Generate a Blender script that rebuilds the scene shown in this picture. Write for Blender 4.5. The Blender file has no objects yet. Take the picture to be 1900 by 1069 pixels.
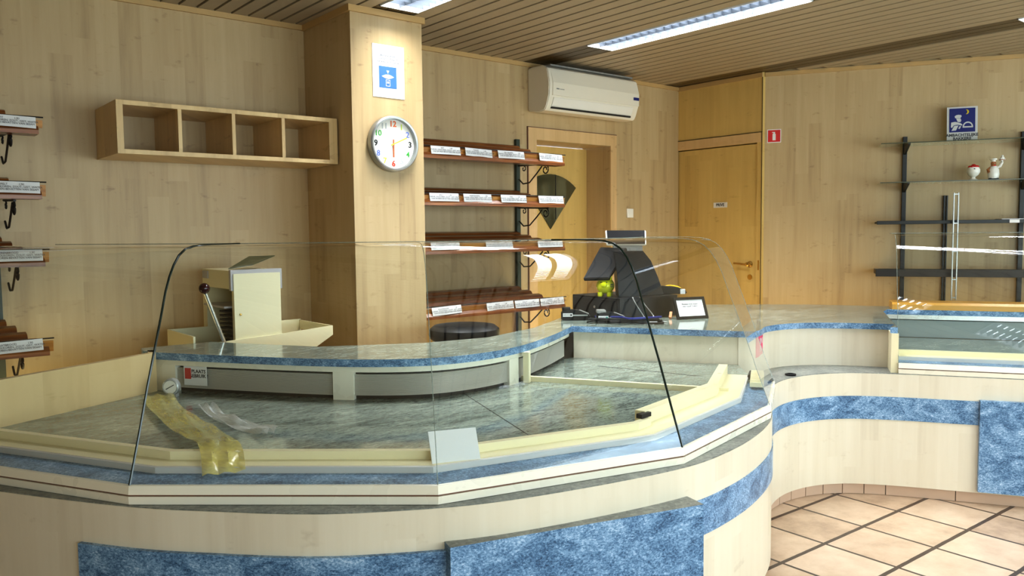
import bpy, bmesh, math, random
from mathutils import Vector, Matrix
random.seed(4)
COL = bpy.context.scene.collection
PI = math.pi
LAMP = 68.
HC = 2.67; HT = HC+.12

# ------------------------------------------------------------------ materials
def nt(name):
    m = bpy.data.materials.new(name); m.use_nodes = True
    t = m.node_tree
    return m, t, t.nodes['Principled BSDF']
def N(t, kind, **kw):
    n = t.nodes.new(kind)
    for k, v in kw.items():
        if k.startswith('i_'): n.inputs[k[2:].replace('_', ' ')].default_value = v
        else: setattr(n, k, v)
    return n
def plain(name, col, rough=.5, metal=0., **kw):
    m, t, b = nt(name)
    b.inputs['Base Color'].default_value = (*col, 1)
    b.inputs['Roughness'].default_value = rough
    b.inputs['Metallic'].default_value = metal
    for k, v in kw.items():
        b.inputs[k.replace('_', ' ')].default_value = v
    # faint procedural variation of the roughness so that nothing is perfectly uniform
    c = N(t, 'ShaderNodeTexCoord'); n = N(t, 'ShaderNodeTexNoise', i_Scale=9.); mr = N(t, 'ShaderNodeMapRange')
    t.links.new(c.outputs['Object'], n.inputs['Vector']); t.links.new(n.outputs['Fac'], mr.inputs['Value'])
    mr.inputs['To Min'].default_value = max(0, rough-.05); mr.inputs['To Max'].default_value = min(1, rough+.05)
    t.links.new(mr.outputs['Result'], b.inputs['Roughness'])
    return m
def ramp(t, fac, stops):
    r = N(t, 'ShaderNodeValToRGB'); e = r.color_ramp.elements
    while len(e) < len(stops): e.new(.5)
    for k, (p, c) in enumerate(stops):
        e[k].position = p; e[k].color = (*c, 1)
    t.links.new(fac, r.inputs['Fac']); return r.outputs['Color']
def mth(t, op, a, b=None, c=None):
    n = N(t, 'ShaderNodeMath', operation=op)
    for k, v in enumerate((a, b, c)):
        if v is None: continue
        if isinstance(v, (int, float)): n.inputs[k].default_value = v
        else: t.links.new(v, n.inputs[k])
    return n.outputs[0]
def birch(name, tint=(1, 1, 1), rough=.42, dark=1., con=1.):
    """pale birch laminate: upright staves, streaky grain, small flecks"""
    m, t, b = nt(name)
    g = N(t, 'ShaderNodeNewGeometry'); s = N(t, 'ShaderNodeSeparateXYZ'); t.links.new(g.outputs['Position'], s.inputs[0])
    u = mth(t, 'ADD', mth(t, 'MULTIPLY', s.outputs[0], .8), mth(t, 'MULTIPLY', s.outputs[1], -.6))
    z = s.outputs[2]
    iu = mth(t, 'FLOOR', mth(t, 'DIVIDE', u, .088))
    wn = N(t, 'ShaderNodeTexWhiteNoise', noise_dimensions='1D'); t.links.new(iu, wn.inputs['W'])
    iz = mth(t, 'FLOOR', mth(t, 'DIVIDE', mth(t, 'ADD', z, mth(t, 'MULTIPLY', wn.outputs['Value'], 1.3)), .62))
    cx = N(t, 'ShaderNodeCombineXYZ'); t.links.new(iu, cx.inputs[0]); t.links.new(iz, cx.inputs[1])
    w2 = N(t, 'ShaderNodeTexWhiteNoise', noise_dimensions='2D'); t.links.new(cx.outputs[0], w2.inputs['Vector'])
    gv = N(t, 'ShaderNodeCombineXYZ'); t.links.new(mth(t, 'MULTIPLY', u, 26), gv.inputs[0]); t.links.new(mth(t, 'MULTIPLY', z, 1.3), gv.inputs[1]); t.links.new(w2.outputs['Value'], gv.inputs[2])
    n1 = N(t, 'ShaderNodeTexNoise', i_Scale=1., i_Detail=5., i_Roughness=.6); t.links.new(gv.outputs[0], n1.inputs['Vector'])
    gf = N(t, 'ShaderNodeCombineXYZ'); t.links.new(mth(t, 'MULTIPLY', u, 7), gf.inputs[0]); t.links.new(mth(t, 'MULTIPLY', z, 11), gf.inputs[1])
    n2 = N(t, 'ShaderNodeTexNoise', i_Scale=1.3, i_Detail=3., i_Roughness=.7); t.links.new(gf.outputs[0], n2.inputs['Vector'])
    fleck = mth(t, 'MULTIPLY', mth(t, 'MAXIMUM', mth(t, 'SUBTRACT', n2.outputs['Fac'], .61), 0), 2.4)
    f = mth(t, 'ADD', mth(t, 'MULTIPLY', w2.outputs['Value'], .26), mth(t, 'MULTIPLY', n1.outputs['Fac'], .74))
    f = mth(t, 'SUBTRACT', f, fleck)
    a = [(.42, .30, .165), (.60, .46, .27), (.69, .55, .345)]
    mid = a[1]; a = [tuple((mid[i]+(c[i]-mid[i])*con)*tint[i]*dark for i in range(3)) for c in a]
    col = ramp(t, f, [(.12, a[0]), (.42, a[1]), (.78, a[2])])
    t.links.new(col, b.inputs['Base Color']); b.inputs['Roughness'].default_value = rough
    return m
def stone(name, cols, scale=60, aniso=(1, 1, 1), rough=.2, spec=.5, big=5.):
    m, t, b = nt(name)
    g = N(t, 'ShaderNodeNewGeometry'); mp = N(t, 'ShaderNodeMapping'); mp.inputs['Scale'].default_value = aniso
    mp.inputs['Rotation'].default_value = (.3, .5, .55)
    t.links.new(g.outputs['Position'], mp.inputs['Vector'])
    n1 = N(t, 'ShaderNodeTexNoise', i_Scale=scale, i_Detail=6., i_Roughness=.72, i_Distortion=.6)
    n2 = N(t, 'ShaderNodeTexNoise', i_Scale=big, i_Detail=5., i_Roughness=.6, i_Distortion=1.2)
    t.links.new(mp.outputs[0], n1.inputs['Vector']); t.links.new(mp.outputs[0], n2.inputs['Vector'])
    f = mth(t, 'ADD', mth(t, 'MULTIPLY', n1.outputs['Fac'], .62), mth(t, 'MULTIPLY', n2.outputs['Fac'], .38))
    k = len(cols)
    col = ramp(t, f, [(.36+.28*i/(k-1), c) for i, c in enumerate(cols)])
    t.links.new(col, b.inputs['Base Color']); b.inputs['Roughness'].default_value = rough
    b.inputs['Specular IOR Level'].default_value = spec
    return m
def floor_mat():
    m, t, b = nt('terracotta_tile')
    g = N(t, 'ShaderNodeNewGeometry'); mp = N(t, 'ShaderNodeMapping'); mp.vector_type = 'POINT'
    mp.inputs['Rotation'].default_value = (0, 0, math.radians(1.6)); mp.inputs['Location'].default_value = (0.052, .058, 0)
    t.links.new(g.outputs['Position'], mp.inputs['Vector'])
    s = N(t, 'ShaderNodeSeparateXYZ'); t.links.new(mp.outputs[0], s.inputs[0])
    P = .333
    ux, uy = mth(t, 'DIVIDE', s.outputs[0], P), mth(t, 'DIVIDE', s.outputs[1], P)
    nn = N(t, 'ShaderNodeTexNoise', i_Scale=14., i_Detail=4.); t.links.new(g.outputs['Position'], nn.inputs['Vector'])
    wob = mth(t, 'MULTIPLY', mth(t, 'SUBTRACT', nn.outputs['Fac'], .5), .012)
    def edge(v, w):
        d = mth(t, 'ABSOLUTE', mth(t, 'SUBTRACT', mth(t, 'FRACT', mth(t, 'ADD', v, wob)), .5))
        return mth(t, 'GREATER_THAN', d, .5-w)
    gr = mth(t, 'MAXIMUM', edge(ux, .022), edge(uy, .030))
    cid = N(t, 'ShaderNodeCombineXYZ'); t.links.new(mth(t, 'FLOOR', ux), cid.inputs[0]); t.links.new(mth(t, 'FLOOR', uy), cid.inputs[1])
    wn = N(t, 'ShaderNodeTexWhiteNoise', noise_dimensions='2D'); t.links.new(cid.outputs[0], wn.inputs['Vector'])
    n2 = N(t, 'ShaderNodeTexNoise', i_Scale=7., i_Detail=7., i_Roughness=.65); t.links.new(g.outputs['Position'], n2.inputs['Vector'])
    f = mth(t, 'ADD', mth(t, 'MULTIPLY', wn.outputs['Value'], .25), mth(t, 'MULTIPLY', n2.outputs['Fac'], .75))
    col = ramp(t, f, [(.25, (.34, .23, .15)), (.45, (.52, .38, .26)), (.7, (.64, .50, .37))])
    mx = N(t, 'ShaderNodeMix', data_type='RGBA'); t.links.new(gr, mx.inputs['Factor']); t.links.new(col, mx.inputs['A']); mx.inputs['B'].default_value = (.07, .045, .03, 1)
    t.links.new(mx.outputs['Result'], b.inputs['Base Color']); b.inputs['Roughness'].default_value = .35
    bp = N(t, 'ShaderNodeBump', i_Strength=.6, i_Distance=.004)
    t.links.new(mth(t, 'SUBTRACT', 1, gr), bp.inputs['Height']); t.links.new(bp.outputs[0], b.inputs['Normal'])
    return m
def glass_mat(name, tint=(.94, .97, .95), base=.05, pw=4.3):
    """sheet glass: clear with a mirror coat that grows towards grazing angles"""
    m, t, b = nt(name); t.nodes.remove(b)
    lw = N(t, 'ShaderNodeLayerWeight', i_Blend=.5)
    f = mth(t, 'ADD', mth(t, 'MULTIPLY', mth(t, 'POWER', lw.outputs['Facing'], pw), .9), base)
    tr = N(t, 'ShaderNodeBsdfTransparent'); tr.inputs[0].default_value = (*tint, 1)
    gl = N(t, 'ShaderNodeBsdfGlossy'); gl.inputs['Roughness'].default_value = .0; gl.inputs[0].default_value = (1, 1, 1, 1)
    mx = N(t, 'ShaderNodeMixShader'); t.links.new(f, mx.inputs[0]); t.links.new(tr.outputs[0], mx.inputs[1]); t.links.new(gl.outputs[0], mx.inputs[2])
    t.links.new(mx.outputs[0], t.nodes['Material Output'].inputs[0])
    return m
def film_mat(name, col, alpha):
    m, t, b = nt(name)
    b.inputs['Base Color'].default_value = (*col, 1); b.inputs['Roughness'].default_value = .15
    n = N(t, 'ShaderNodeTexNoise', i_Scale=18., i_Detail=2.)
    t.links.new(mth(t, 'ADD', mth(t, 'MULTIPLY', n.outputs['Fac'], .4), alpha-.2), b.inputs['Alpha'])
    return m
def emit(name, col, s):
    m, t, b = nt(name)
    b.inputs['Base Color'].default_value = (*col, 1); b.inputs['Emission Color'].default_value = (*col, 1); b.inputs['Emission Strength'].default_value = s
    return m
def slat_wood():
    m, t, b = nt('red_brown_slat')
    g = N(t, 'ShaderNodeNewGeometry'); mp = N(t, 'ShaderNodeMapping'); mp.inputs['Scale'].default_value = (3, 60, 60)
    t.links.new(g.outputs['Position'], mp.inputs[0]); n = N(t, 'ShaderNodeTexNoise', i_Scale=1., i_Detail=5.); t.links.new(mp.outputs[0], n.inputs['Vector'])
    t.links.new(ramp(t, n.outputs['Fac'], [(.3, (.12, .035, .010)), (.55, (.24, .08, .02)), (.75, (.40, .16, .04))]), b.inputs['Base Color'])
    b.inputs['Roughness'].default_value = .28
    return m

def grain(name, cols):
    m, t, b = nt(name)
    g = N(t, 'ShaderNodeNewGeometry'); mp = N(t, 'ShaderNodeMapping'); mp.inputs['Scale'].default_value = (3, 50, 50)
    t.links.new(g.outputs['Position'], mp.inputs[0]); n = N(t, 'ShaderNodeTexNoise', i_Scale=1., i_Detail=5.); t.links.new(mp.outputs[0], n.inputs['Vector'])
    t.links.new(ramp(t, n.outputs['Fac'], [(.3, cols[0]), (.7, cols[1])]), b.inputs['Base Color']); b.inputs['Roughness'].default_value = .3
    return m
M = dict(
    slat_front=grain('amber_front_board', ((.33, .13, .025), (.58, .29, .07))),
    birch=birch('birch_wall_dimmed', (1.0, .945, .83), dark=.80, con=1.0), birch_trim=birch('birch_edge_trim', (1.12, .98, .80), .4, .92),  # wall birch: weaker light painted in as a darker base
    birch_warm=birch('birch_door_veneer', (1.06, .95, .54), .38, .94), birch_end=birch('birch_end_board', (1.02, 1.0, .92), .3, 1.08, .5),
    birch_front=birch('birch_front_lit', (1.05, 1.24, 1.68), .3, 1.08, .42),  # same birch lightened and cooled, window light painted into the colour
    birch_shelf=birch('birch_box_board', (1.05, .97, .78), .35),
    blue=stone('blue_stone_laminate', [(.012, .035, .085), (.07, .16, .29), (.22, .37, .56), (.56, .68, .80)], 120, (1, 1, 1.6), .3, .4, 8.),
    deck=stone('blue_laminate_grey_sheen', [(.045, .058, .052), (.14, .17, .15), (.26, .30, .255), (.44, .47, .39)], 46, (1, 3.2, 1), .1, .6, 5.),  # blue laminate seen flat: its grey-green reflection is painted into the colour
    ledge=stone('grey_ledge_stone', [(.08, .09, .085), (.19, .20, .18), (.34, .35, .31)], 60, (1, 1, 1), .35),
    floor=floor_mat(),
    glass=glass_mat('display_glass'), shelf_glass=glass_mat('shelf_glass', (.80, .90, .84), .05),
    edge=plain('dark_green_glass_edge', (.008, .02, .016), .12), edge_pale=plain('pale_glass_edge', (.30, .36, .32), .15, Alpha=.5),
    cream=plain('cream_enamel', (.80, .73, .50), .3), louvre=plain('louvre_blade', (.05, .058, .07), .35), lilacw=plain('pale_lilac_enamel', (.60, .58, .56), .4), cream2=plain('pale_cream_enamel', (.80, .76, .64), .28),
    seam=plain('red_brown_seam', (.16, .07, .04), .5), dark=plain('dark_gap', (.02, .015, .01), .7),
    steel=plain('ribbed_steel', (.60, .58, .52), .4, .35), steel_smooth=plain('brushed_steel', (.62, .62, .60), .25, .9), teal=plain('grey_back_panel', (.27, .31, .30), .3),
    slatc=plain('ceiling_slat', (.42, .34, .23), .5), slatgap=plain('ceiling_gap', (.035, .022, .01), .9), infill=plain('dark_infill_strip', (.09, .055, .016), .35),
    crown=plain('crown_trim', (.52, .34, .14), .45),
    white=plain('white_plastic', (.80, .77, .70), .3), acwhite=plain('aged_white_plastic', (.78, .72, .60), .35), paper=plain('paper', (.76, .76, .76), .6), ink=plain('ink', (.05, .05, .06), .6),
    redink=plain('red_ink', (.55, .05, .04), .6),
    black=plain('black_plastic', (.008, .008, .009), .42, Specular_IOR_Level=.22), blackm=plain('black_metal', (.012, .013, .012), .4), iron=plain('wrought_iron', (.018, .014, .012), .5),
    green_up=plain('dark_green_upright', (.03, .045, .03), .4), silver=plain('silver_metal', (.40, .41, .40), .35, .8),
    slat=slat_wood(), brass=plain('brass', (.62, .40, .12), .2, .9), board=plain('varnished_pine', (.62, .33, .06), .3),
    mirror=plain('tinted_mirror', (.16, .15, .08), .06, .6), red=plain('sign_red', (.62, .02, .02), .4), signblue=plain('sign_blue', (.012, .02, .17), .3), signwhite=plain('sign_white', (.62, .62, .62), .35),
    yellow=plain('lemon_ceramic', (.66, .70, .015), .12), slicer=plain('cream_machine_paint', (.74, .68, .46), .35), lilac=plain('grey_machine_trim', (.42, .40, .42), .4),
    knob=plain('dark_red_ball', (.03, .004, .006), .06), greydial=plain('grey_dial_case', (.45, .46, .45), .25, .3), film=film_mat('yellow_film', (.80, .68, .18), .52), clearfilm=film_mat('clear_film', (.95, .97, .97), .5),
    skin=plain('glazed_tan', (.35, .14, .05), .3), ceramic=plain('white_ceramic', (.82, .80, .74), .15), redglaze=plain('red_glaze', (.55, .02, .02), .2),
    terr=plain('plinth_tile', (.58, .42, .31), .4), pink=plain('pink_sticker', (.75, .05, .16), .5),
    tube=emit('fluorescent_glow', (.80, .91, 1.), 7.), tray=plain('light_reflector', (.85, .87, .9), .2), greybl=plain('grey_shell', (.25, .25, .24), .35),
    card_blue=plain('poster_blue', (.05, .16, .36), .5), dgreen=plain('dark_green_lid', (.07, .08, .04), .3), orange=plain('orange_tab', (.6, .2, .05), .5),
)
CLK = dict(o=plain('numeral_orange', (.75, .16, .04), .5), y=plain('numeral_lime', (.62, .75, .06), .5), b=plain('numeral_blue', (.12, .2, .62), .5), k=plain('numeral_black', (.01, .01, .01), .5),
           g=plain('numeral_green', (.05, .45, .05), .5), s=plain('numeral_silver', (.5, .52, .52), .4), r=plain('numeral_red', (.75, .06, .02), .5))

# ------------------------------------------------------------------ helpers
def link(name, bm, mat, parent=None, smooth=False):
    me = bpy.data.meshes.new(name); bmesh.ops.recalc_face_normals(bm, faces=bm.faces); bm.to_mesh(me); bm.free()
    mats = mat if isinstance(mat, (list, tuple)) else [mat]
    for q in mats: me.materials.append(q)
    if smooth:
        for p in me.polygons: p.use_smooth = True
        try: me.set_sharp_from_angle(angle=math.radians(40))
        except Exception: pass
    o = bpy.data.objects.new(name, me); COL.objects.link(o)
    if parent:
        o.parent = parent
        o.matrix_parent_inverse = Matrix.Identity(4)
    return o
def thing(name, label, cat, loc=(0, 0, 0), rz=0., group=None):
    o = bpy.data.objects.new(name, None); COL.objects.link(o); o.location = loc; o.rotation_euler = (0, 0, rz); o.empty_display_size = .05
    o['label'] = label; o['category'] = cat
    if group: o['group'] = group
    return o
def tag(o, label, cat, group=None):
    o['label'] = label; o['category'] = cat
    if group: o['group'] = group
    return o
def struct(name, bm, mat, parent=None, smooth=False):
    o = link(name, bm, mat, parent, smooth); o['kind'] = 'structure'; return o
def B(): return bmesh.new()
def box(bm, x0, x1, y0, y1, z0, z1, bev=0., mi=0, mat=None):
    r = bmesh.ops.create_cube(bm, size=1)
    vs = r['verts']
    mx = Matrix.Translation(((x0+x1)/2, (y0+y1)/2, (z0+z1)/2)) @ Matrix.Diagonal((abs(x1-x0), abs(y1-y0), abs(z1-z0), 1))
    if mat: mx = mat @ mx
    bmesh.ops.transform(bm, matrix=mx, verts=vs)
    fs = set(f for v in vs for f in v.link_faces)
    for f in fs: f.material_index = mi
    if bev:
        es = set(e for v in vs for e in v.link_edges)
        rr = bmesh.ops.bevel(bm, geom=list(es), offset=bev, segments=2, profile=.7, affect='EDGES', clamp_overlap=True)
        for f in rr['faces']: f.material_index = mi
    return bm
def prism(bm, pts, z0, z1, mi=0):
    lo = [bm.verts.new((x, y, z0)) for x, y in pts]; hi = [bm.verts.new((x, y, z1)) for x, y in pts]; n = len(pts)
    f = [bm.faces.new(lo[::-1]), bm.faces.new(hi)]
    for i in range(n): f.append(bm.faces.new((lo[i], lo[(i+1) % n], hi[(i+1) % n], hi[i])))
    for q in f: q.material_index = mi
    return bm
def extr(bm, pts3, vec, mi=0):
    """planar outline pushed along vec"""
    a = [bm.verts.new(p) for p in pts3]; b = [bm.verts.new(Vector(p)+Vector(vec)) for p in pts3]; n = len(a)
    f = [bm.faces.new(a[::-1]), bm.faces.new(b)]
    for i in range(n): f.append(bm.faces.new((a[i], a[(i+1) % n], b[(i+1) % n], b[i])))
    for q in f: q.material_index = mi
    return bm
def offset(poly, d):
    """open plan polyline pushed to its left by d, mitred"""
    out = []; n = len(poly)
    for i in range(n):
        p = Vector(poly[i])
        ds = []
        if i: ds.append((p-Vector(poly[i-1])).normalized())
        if i < n-1: ds.append((Vector(poly[i+1])-p).normalized())
        ns = [Vector((-q.y, q.x)) for q in ds]
        if len(ns) == 2:
            b = (ns[0]+ns[1]).normalized(); k = d/max(.35, b.dot(ns[0]))
        else: b = ns[0]; k = d
        out.append((p.x+b.x*k, p.y+b.y*k))
    return out
def sweep(bm, poly, prof, closed=True, mi=0):
    """prof: (inward offset, z) points carried along the plan polyline"""
    rings = []
    cols = [offset(poly, d) for d, z in prof]
    for i in range(len(poly)):
        rings.append([bm.verts.new((cols[k][i][0], cols[k][i][1], prof[k][1])) for k in range(len(prof))])
    n = len(prof)
    for i in range(len(poly)-1):
        for k in range(n if closed else n-1):
            f = bm.faces.new((rings[i][k], rings[i+1][k], rings[i+1][(k+1) % n], rings[i][(k+1) % n])); f.material_index = mi
    if closed:
        for r in (rings[0][::-1], rings[-1]):
            f = bm.faces.new(r); f.material_index = mi
    return bm
def band(bm, poly, d0, d1, z0, z1, mi=0): return sweep(bm, poly, [(d0, z0), (d1, z0), (d1, z1), (d0, z1)], True, mi)
def tube(bm, pts, r, seg=8, cap=True, taper=None):
    pts = [Vector(p) for p in pts]; rings = []
    up = Vector((0, 0, 1))
    for i, p in enumerate(pts):
        d = (pts[min(i+1, len(pts)-1)]-pts[max(i-1, 0)]).normalized()
        a = d.cross(up)
        if a.length < 1e-3: a = d.cross(Vector((0, 1, 0)))
        a.normalize(); b = d.cross(a)
        rr = r if taper is None else r*taper[i]
        rings.append([bm.verts.new(p+a*math.cos(2*PI*k/seg)*rr+b*math.sin(2*PI*k/seg)*rr) for k in range(seg)])
    for i in range(len(rings)-1):
        for k in range(seg): bm.faces.new((rings[i][k], rings[i][(k+1) % seg], rings[i+1][(k+1) % seg], rings[i+1][k]))
    if cap: bm.faces.new(rings[0][::-1]); bm.faces.new(rings[-1])
    return bm
def lathe(bm, prof, c=(0, 0, 0), seg=32, mat=None, mi=0):
    rings = []
    mt = mat or Matrix.Translation(c)
    for r, z in prof:
        rings.append([bm.verts.new(mt @ Vector((max(r, 1e-4)*math.cos(2*PI*k/seg), max(r, 1e-4)*math.sin(2*PI*k/seg), z))) for k in range(seg)])
    for i in range(len(rings)-1):
        for k in range(seg):
            f = bm.faces.new((rings[i][k], rings[i][(k+1) % seg], rings[i+1][(k+1) % seg], rings[i+1][k])); f.material_index = mi
    f = bm.faces.new(rings[0][::-1]); f.material_index = mi; f = bm.faces.new(rings[-1]); f.material_index = mi
    return bm
def ball(bm, c, r, sc=(1, 1, 1), mi=0, seg=20):
    q = bmesh.ops.create_uvsphere(bm, u_segments=seg, v_segments=seg//2+2, radius=r)
    bmesh.ops.transform(bm, matrix=Matrix.Translation(c) @ Matrix.Diagonal((*sc, 1)), verts=q['verts'])
    for f in set(f for v in q['verts'] for f in v.link_faces): f.material_index = mi
    return bm
def spline(P, n=8):
    out = []
    for i in range(len(P)-1):
        p0, p1, p2, p3 = [Vector(P[max(0, min(len(P)-1, j))]) for j in (i-1, i, i+1, i+2)]
        for k in range(n):
            t = k/n
            out.append(tuple(.5*((2*p1)+(p2-p0)*t+(2*p0-5*p1+4*p2-p3)*t*t+(3*p1-p0-3*p2+p3)*t**3)))
    out.append(tuple(P[-1])); return out
def text(name, s, size, mat, parent, mw, depth=.0006, align='CENTER', bold=0., shear=0.):
    """lettering turned into a mesh; mw = matrix (text plane xy) in the parent's space"""
    c = bpy.data.curves.new(name, 'FONT'); c.body = s; c.size = size; c.align_x = align; c.align_y = 'CENTER'; c.extrude = depth; c.offset = bold; c.resolution_u = 2; c.shear = shear
    c.space_line = .9
    o = bpy.data.objects.new(name, c); COL.objects.link(o)
    dg = bpy.context.evaluated_depsgraph_get(); me = bpy.data.meshes.new_from_object(o.evaluated_get(dg))
    bpy.data.objects.remove(o)
    me.transform(mw); me.materials.clear(); me.materials.append(mat)
    for p in me.polygons: p.material_index = 0
    r = bpy.data.objects.new(name, me); COL.objects.link(r)
    if parent: r.parent = parent
    return r
RX = Matrix.Rotation(PI/2, 4, 'X')
def face_y(x, y, z, tilt=0.): # plane facing -Y, upright
    return Matrix.Translation((x, y, z)) @ Matrix.Rotation(PI/2+tilt, 4, 'X')
def part_of_poly(P, s0, s1):
    """piece of a plan polyline between arc lengths"""
    out = []; s = 0
    P = [Vector(p) for p in P]
    for a, b in zip(P, P[1:]):
        L = (b-a).length
        lo, hi = max(s0, s), min(s1, s+L)
        if lo < hi:
            if not out: out.append(tuple(a.lerp(b, (lo-s)/L)))
            out.append(tuple(a.lerp(b, (hi-s)/L)))
        s += L
    return out
def arc_at(P, x=None, y=None, q=None):
    """arc length of the polyline point nearest to q"""
    best = (1e9, 0); s = 0; q = Vector(q)
    for a, b in zip(P, P[1:]):
        a, b = Vector(a), Vector(b); L = (b-a).length
        t = max(0, min(1, (q-a).dot(b-a)/L**2)); d = (a.lerp(b, t)-q).length
        if d < best[0]: best = (d, s+t*L)
        s += L
    return best[1]

# ------------------------------------------------------------------ plan
D = Vector((.51, -.86)).normalized(); NN = Vector((-D.y, D.x))   # right wall and right counter run along D, NN points to the wall
E0 = [(.03, 3.40), (.2, 3.02), (.35, 2.745), (.572, 2.402), (.742, 2.203), (.914, 2.025), (1.078, 1.904), (1.334, 1.768), (1.675, 1.672), (2.04, 1.612), (2.30, 1.632), (2.56, 1.695),
      (2.82, 1.80), (3.05, 1.95), (3.28, 2.11), (3.5, 2.212), (3.7, 2.245), (3.89, 2.212), (4.04, 2.125), (4.15, 2.0), (4.235, 1.875)]
E = spline(E0, 6)+[(4.235+D.x*t, 1.875+D.y*t) for t in (.3, .6, 1.0, 1.5, 2.2)]
G = [(.084, 3.312), (.572, 2.415), (1.234, 1.836), (2.059, 1.634), (2.828, 1.808), (3.30, 2.09)]
U0 = [(1.0, 3.86), (1.063, 3.713), (1.352, 3.273), (1.578, 2.982), (1.803, 2.80), (2.034, 2.745), (2.323, 2.79), (2.684, 2.965), (3.05, 3.19)]
UL = spline(U0, 6)
UR = [(3.05, 3.19), (3.50, 2.43)]
UN = spline([(3.50, 2.43), (3.56, 2.375), (3.65, 2.395), (3.78, 2.45), (3.95, 2.45), (4.09, 2.387), (4.20, 2.28), (4.30, 2.13), (4.345, 2.03)], 5)
U = UL+UR[1:]+UN[1:]
Bk = [(5.31, 2.54), (5.10, 2.95), (4.88, 3.2), (4.5, 3.55), (4.04, 3.76), (3.6, 3.72), (3.30, 3.55), (2.85, 3.28), (2.424, 3.14), (2.082, 3.19), (1.654, 3.42), (1.42, 3.80), (1.344, 3.95), (1.02, 3.96)]
G2 = [(4.20+D.x*t, 1.935+D.y*t) for t in (0, 2.2)]
R0 = Vector((5.12, 2.44))
Rr = [tuple(R0+D*t) for t in (0, 2.2)]
Rb = [tuple(R0+NN*.22+D*t) for t in (0, 2.2)]

# ------------------------------------------------------------------ room
WP = Vector((5.73, 3.75)); W1 = WP+D*7.0
XL, YB = -1.3, -2.3
b = B(); prism(b, [(XL-.2, YB-.2), (W1.x+.6, YB-.2), (WP.x+.4, 3.9), (5.95, 5.1), (XL-.2, 5.1)], -.08, 0); struct('floor', b, M['floor'])
# wall behind the counter, with the recessed doorway
b = B(); TH = .14
for x0, x1, z0, z1 in ((XL-.1, 4.03, 0, HC), (4.03, 4.83, 2.11, HC), (4.83, 5.70, 0, HC)): box(b, x0, x1, 4.6, 4.6+TH, z0, HT if z1 == HC else z1)
box(b, 4.0, 4.03, 4.6+TH, 4.92, 0, 2.14); box(b, 4.83, 4.86, 4.6+TH, 4.92, 0, 2.14); box(b, 4.03, 4.83, 4.6+TH, 4.92, 2.11, 2.14)
struct('wall_back', b, M['birch'])
b = B()
for x0, x1, z0, z1 in ((3.945, 4.028, 0, 2.20), (4.832, 4.90, 0, 2.20), (4.028, 4.832, 2.112, 2.20)): box(b, x0, x1, 4.592, 4.6, z0, z1)
struct('trim_1', b, M['birch_trim'])
b = B(); box(b, 3.938, 3.945, 4.590, 4.6, 0, 2.205); box(b, 3.938, 4.90, 4.590, 4.6, 2.20, 2.205); struct('trim_2', b, M['seam'])
d = thing('door_1', 'wooden door with a fan-shaped tinted mirror in the deep recess behind the bread rack', 'door', (0, 0, 0)); d['kind'] = 'structure'
link('door_leaf', box(B(), 4.032, 4.828, 4.87, 4.91, .005, 2.105), M['birch_warm'], d)
# fan mirror: apex down, arc on top
b = B(); ap = Vector((4.41, 1.44)); rad = .445; pts = [(ap.x, 4.868, ap.y)]
for k in range(15):
    a = math.radians(128-78*k/14); pts.append((ap.x+rad*math.cos(a)*1.0, 4.868, ap.y+rad*math.sin(a)))
extr(b, pts, (0, -.006, 0)); m_ = link('mirror', b, M['mirror'], d); m_['label'] = 'fan shaped dark tinted mirror'
link('mirror_strip', box(B(), 4.462, 4.468, 4.858, 4.8625, 1.52, 1.882), M['iron'], d)
# short return wall with the private door
b = B()
for y0, y1, z0, z1 in ((3.75, 3.80, 0, HC), (4.64, 4.74, 0, HC), (3.80, 4.64, 2.12, HC)): box(b, 5.70, 5.84, y0, y1, z0, HT if z1 == HC else z1)
box(b, 5.80, 5.84, 3.8, 4.64, 0, 2.12)
struct('wall_return', b, M['birch_warm'])
d = thing('door_2', 'birch door with brass lever and small white sign in the corner right of the wall unit', 'door'); d['kind'] = 'structure'
link('door_leaf', box(B(), 5.712, 5.75, 3.808, 4.632, .005, 2.112), M['birch_warm'], d)
b = B(); c = (5.70, 3.862, 1.135)
lathe(b, [(.001, 0), (.026, 0), (.026, .006), (.012, .012), (.012, .045), (.017, .05), (.001, .054)], seg=20, mat=Matrix.Translation((5.712, 3.862, 1.135)) @ Matrix.Rotation(-PI/2, 4, 'Y'))
tube(b, [(5.668, 3.862, 1.135), (5.662, 3.90, 1.137), (5.664, 3.94, 1.14), (5.668, 3.99, 1.142)], .0085, 8)
link('door_handle', b, M['brass'], d, True)
b = B(); lathe(b, [(.001, 0), (.022, 0), (.022, .006), (.001, .007)], seg=20, mat=Matrix.Translation((5.712, 3.862, 1.03)) @ Matrix.Rotation(-PI/2, 4, 'Y')); link('keyhole_plate', b, M['brass'], d, True)
link('latch_plate', box(B(), 5.694, 5.70, 3.772, 3.780, 1.09, 1.17), M['brass'], d)
for z in (1.03, 1.95): link('hinge', tube(B(), [(5.702, 4.636, z-.06), (5.702, 4.636, z+.06)], .008, 8), M['brass'], d)
s = tag(link('door_sign', box(B(), 5.7055, 5.7115, 4.09, 4.225, 1.608, 1.652), M['paper']), 'small white PRIVE sign stuck on the birch door', 'sign')
text('lettering', 'PRIVE', .034, M['ink'], s, Matrix.Translation((5.705, 4.157, 1.63)) @ Matrix.Rotation(-PI/2, 4, 'Z') @ Matrix.Rotation(PI/2, 4, 'X'), .0004, bold=.0008)
b = B(); box(b, 5.692, 5.7, 3.75, 4.6, 2.20, 2.205); box(b, 5.694, 5.70, 3.752, 3.755, 0, HC); struct('trim_3', b, M['infill'])
b = B()
for y0, y1, z0, z1 in ((4.638, 4.66, 0, 2.2), ): box(b, 5.694, 5.70, y0, y1, z0, z1)
box(b, 5.6945, 5.70, 3.76, 4.6, 2.122, 2.198); struct('trim_4', b, M['birch_trim'])
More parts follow.
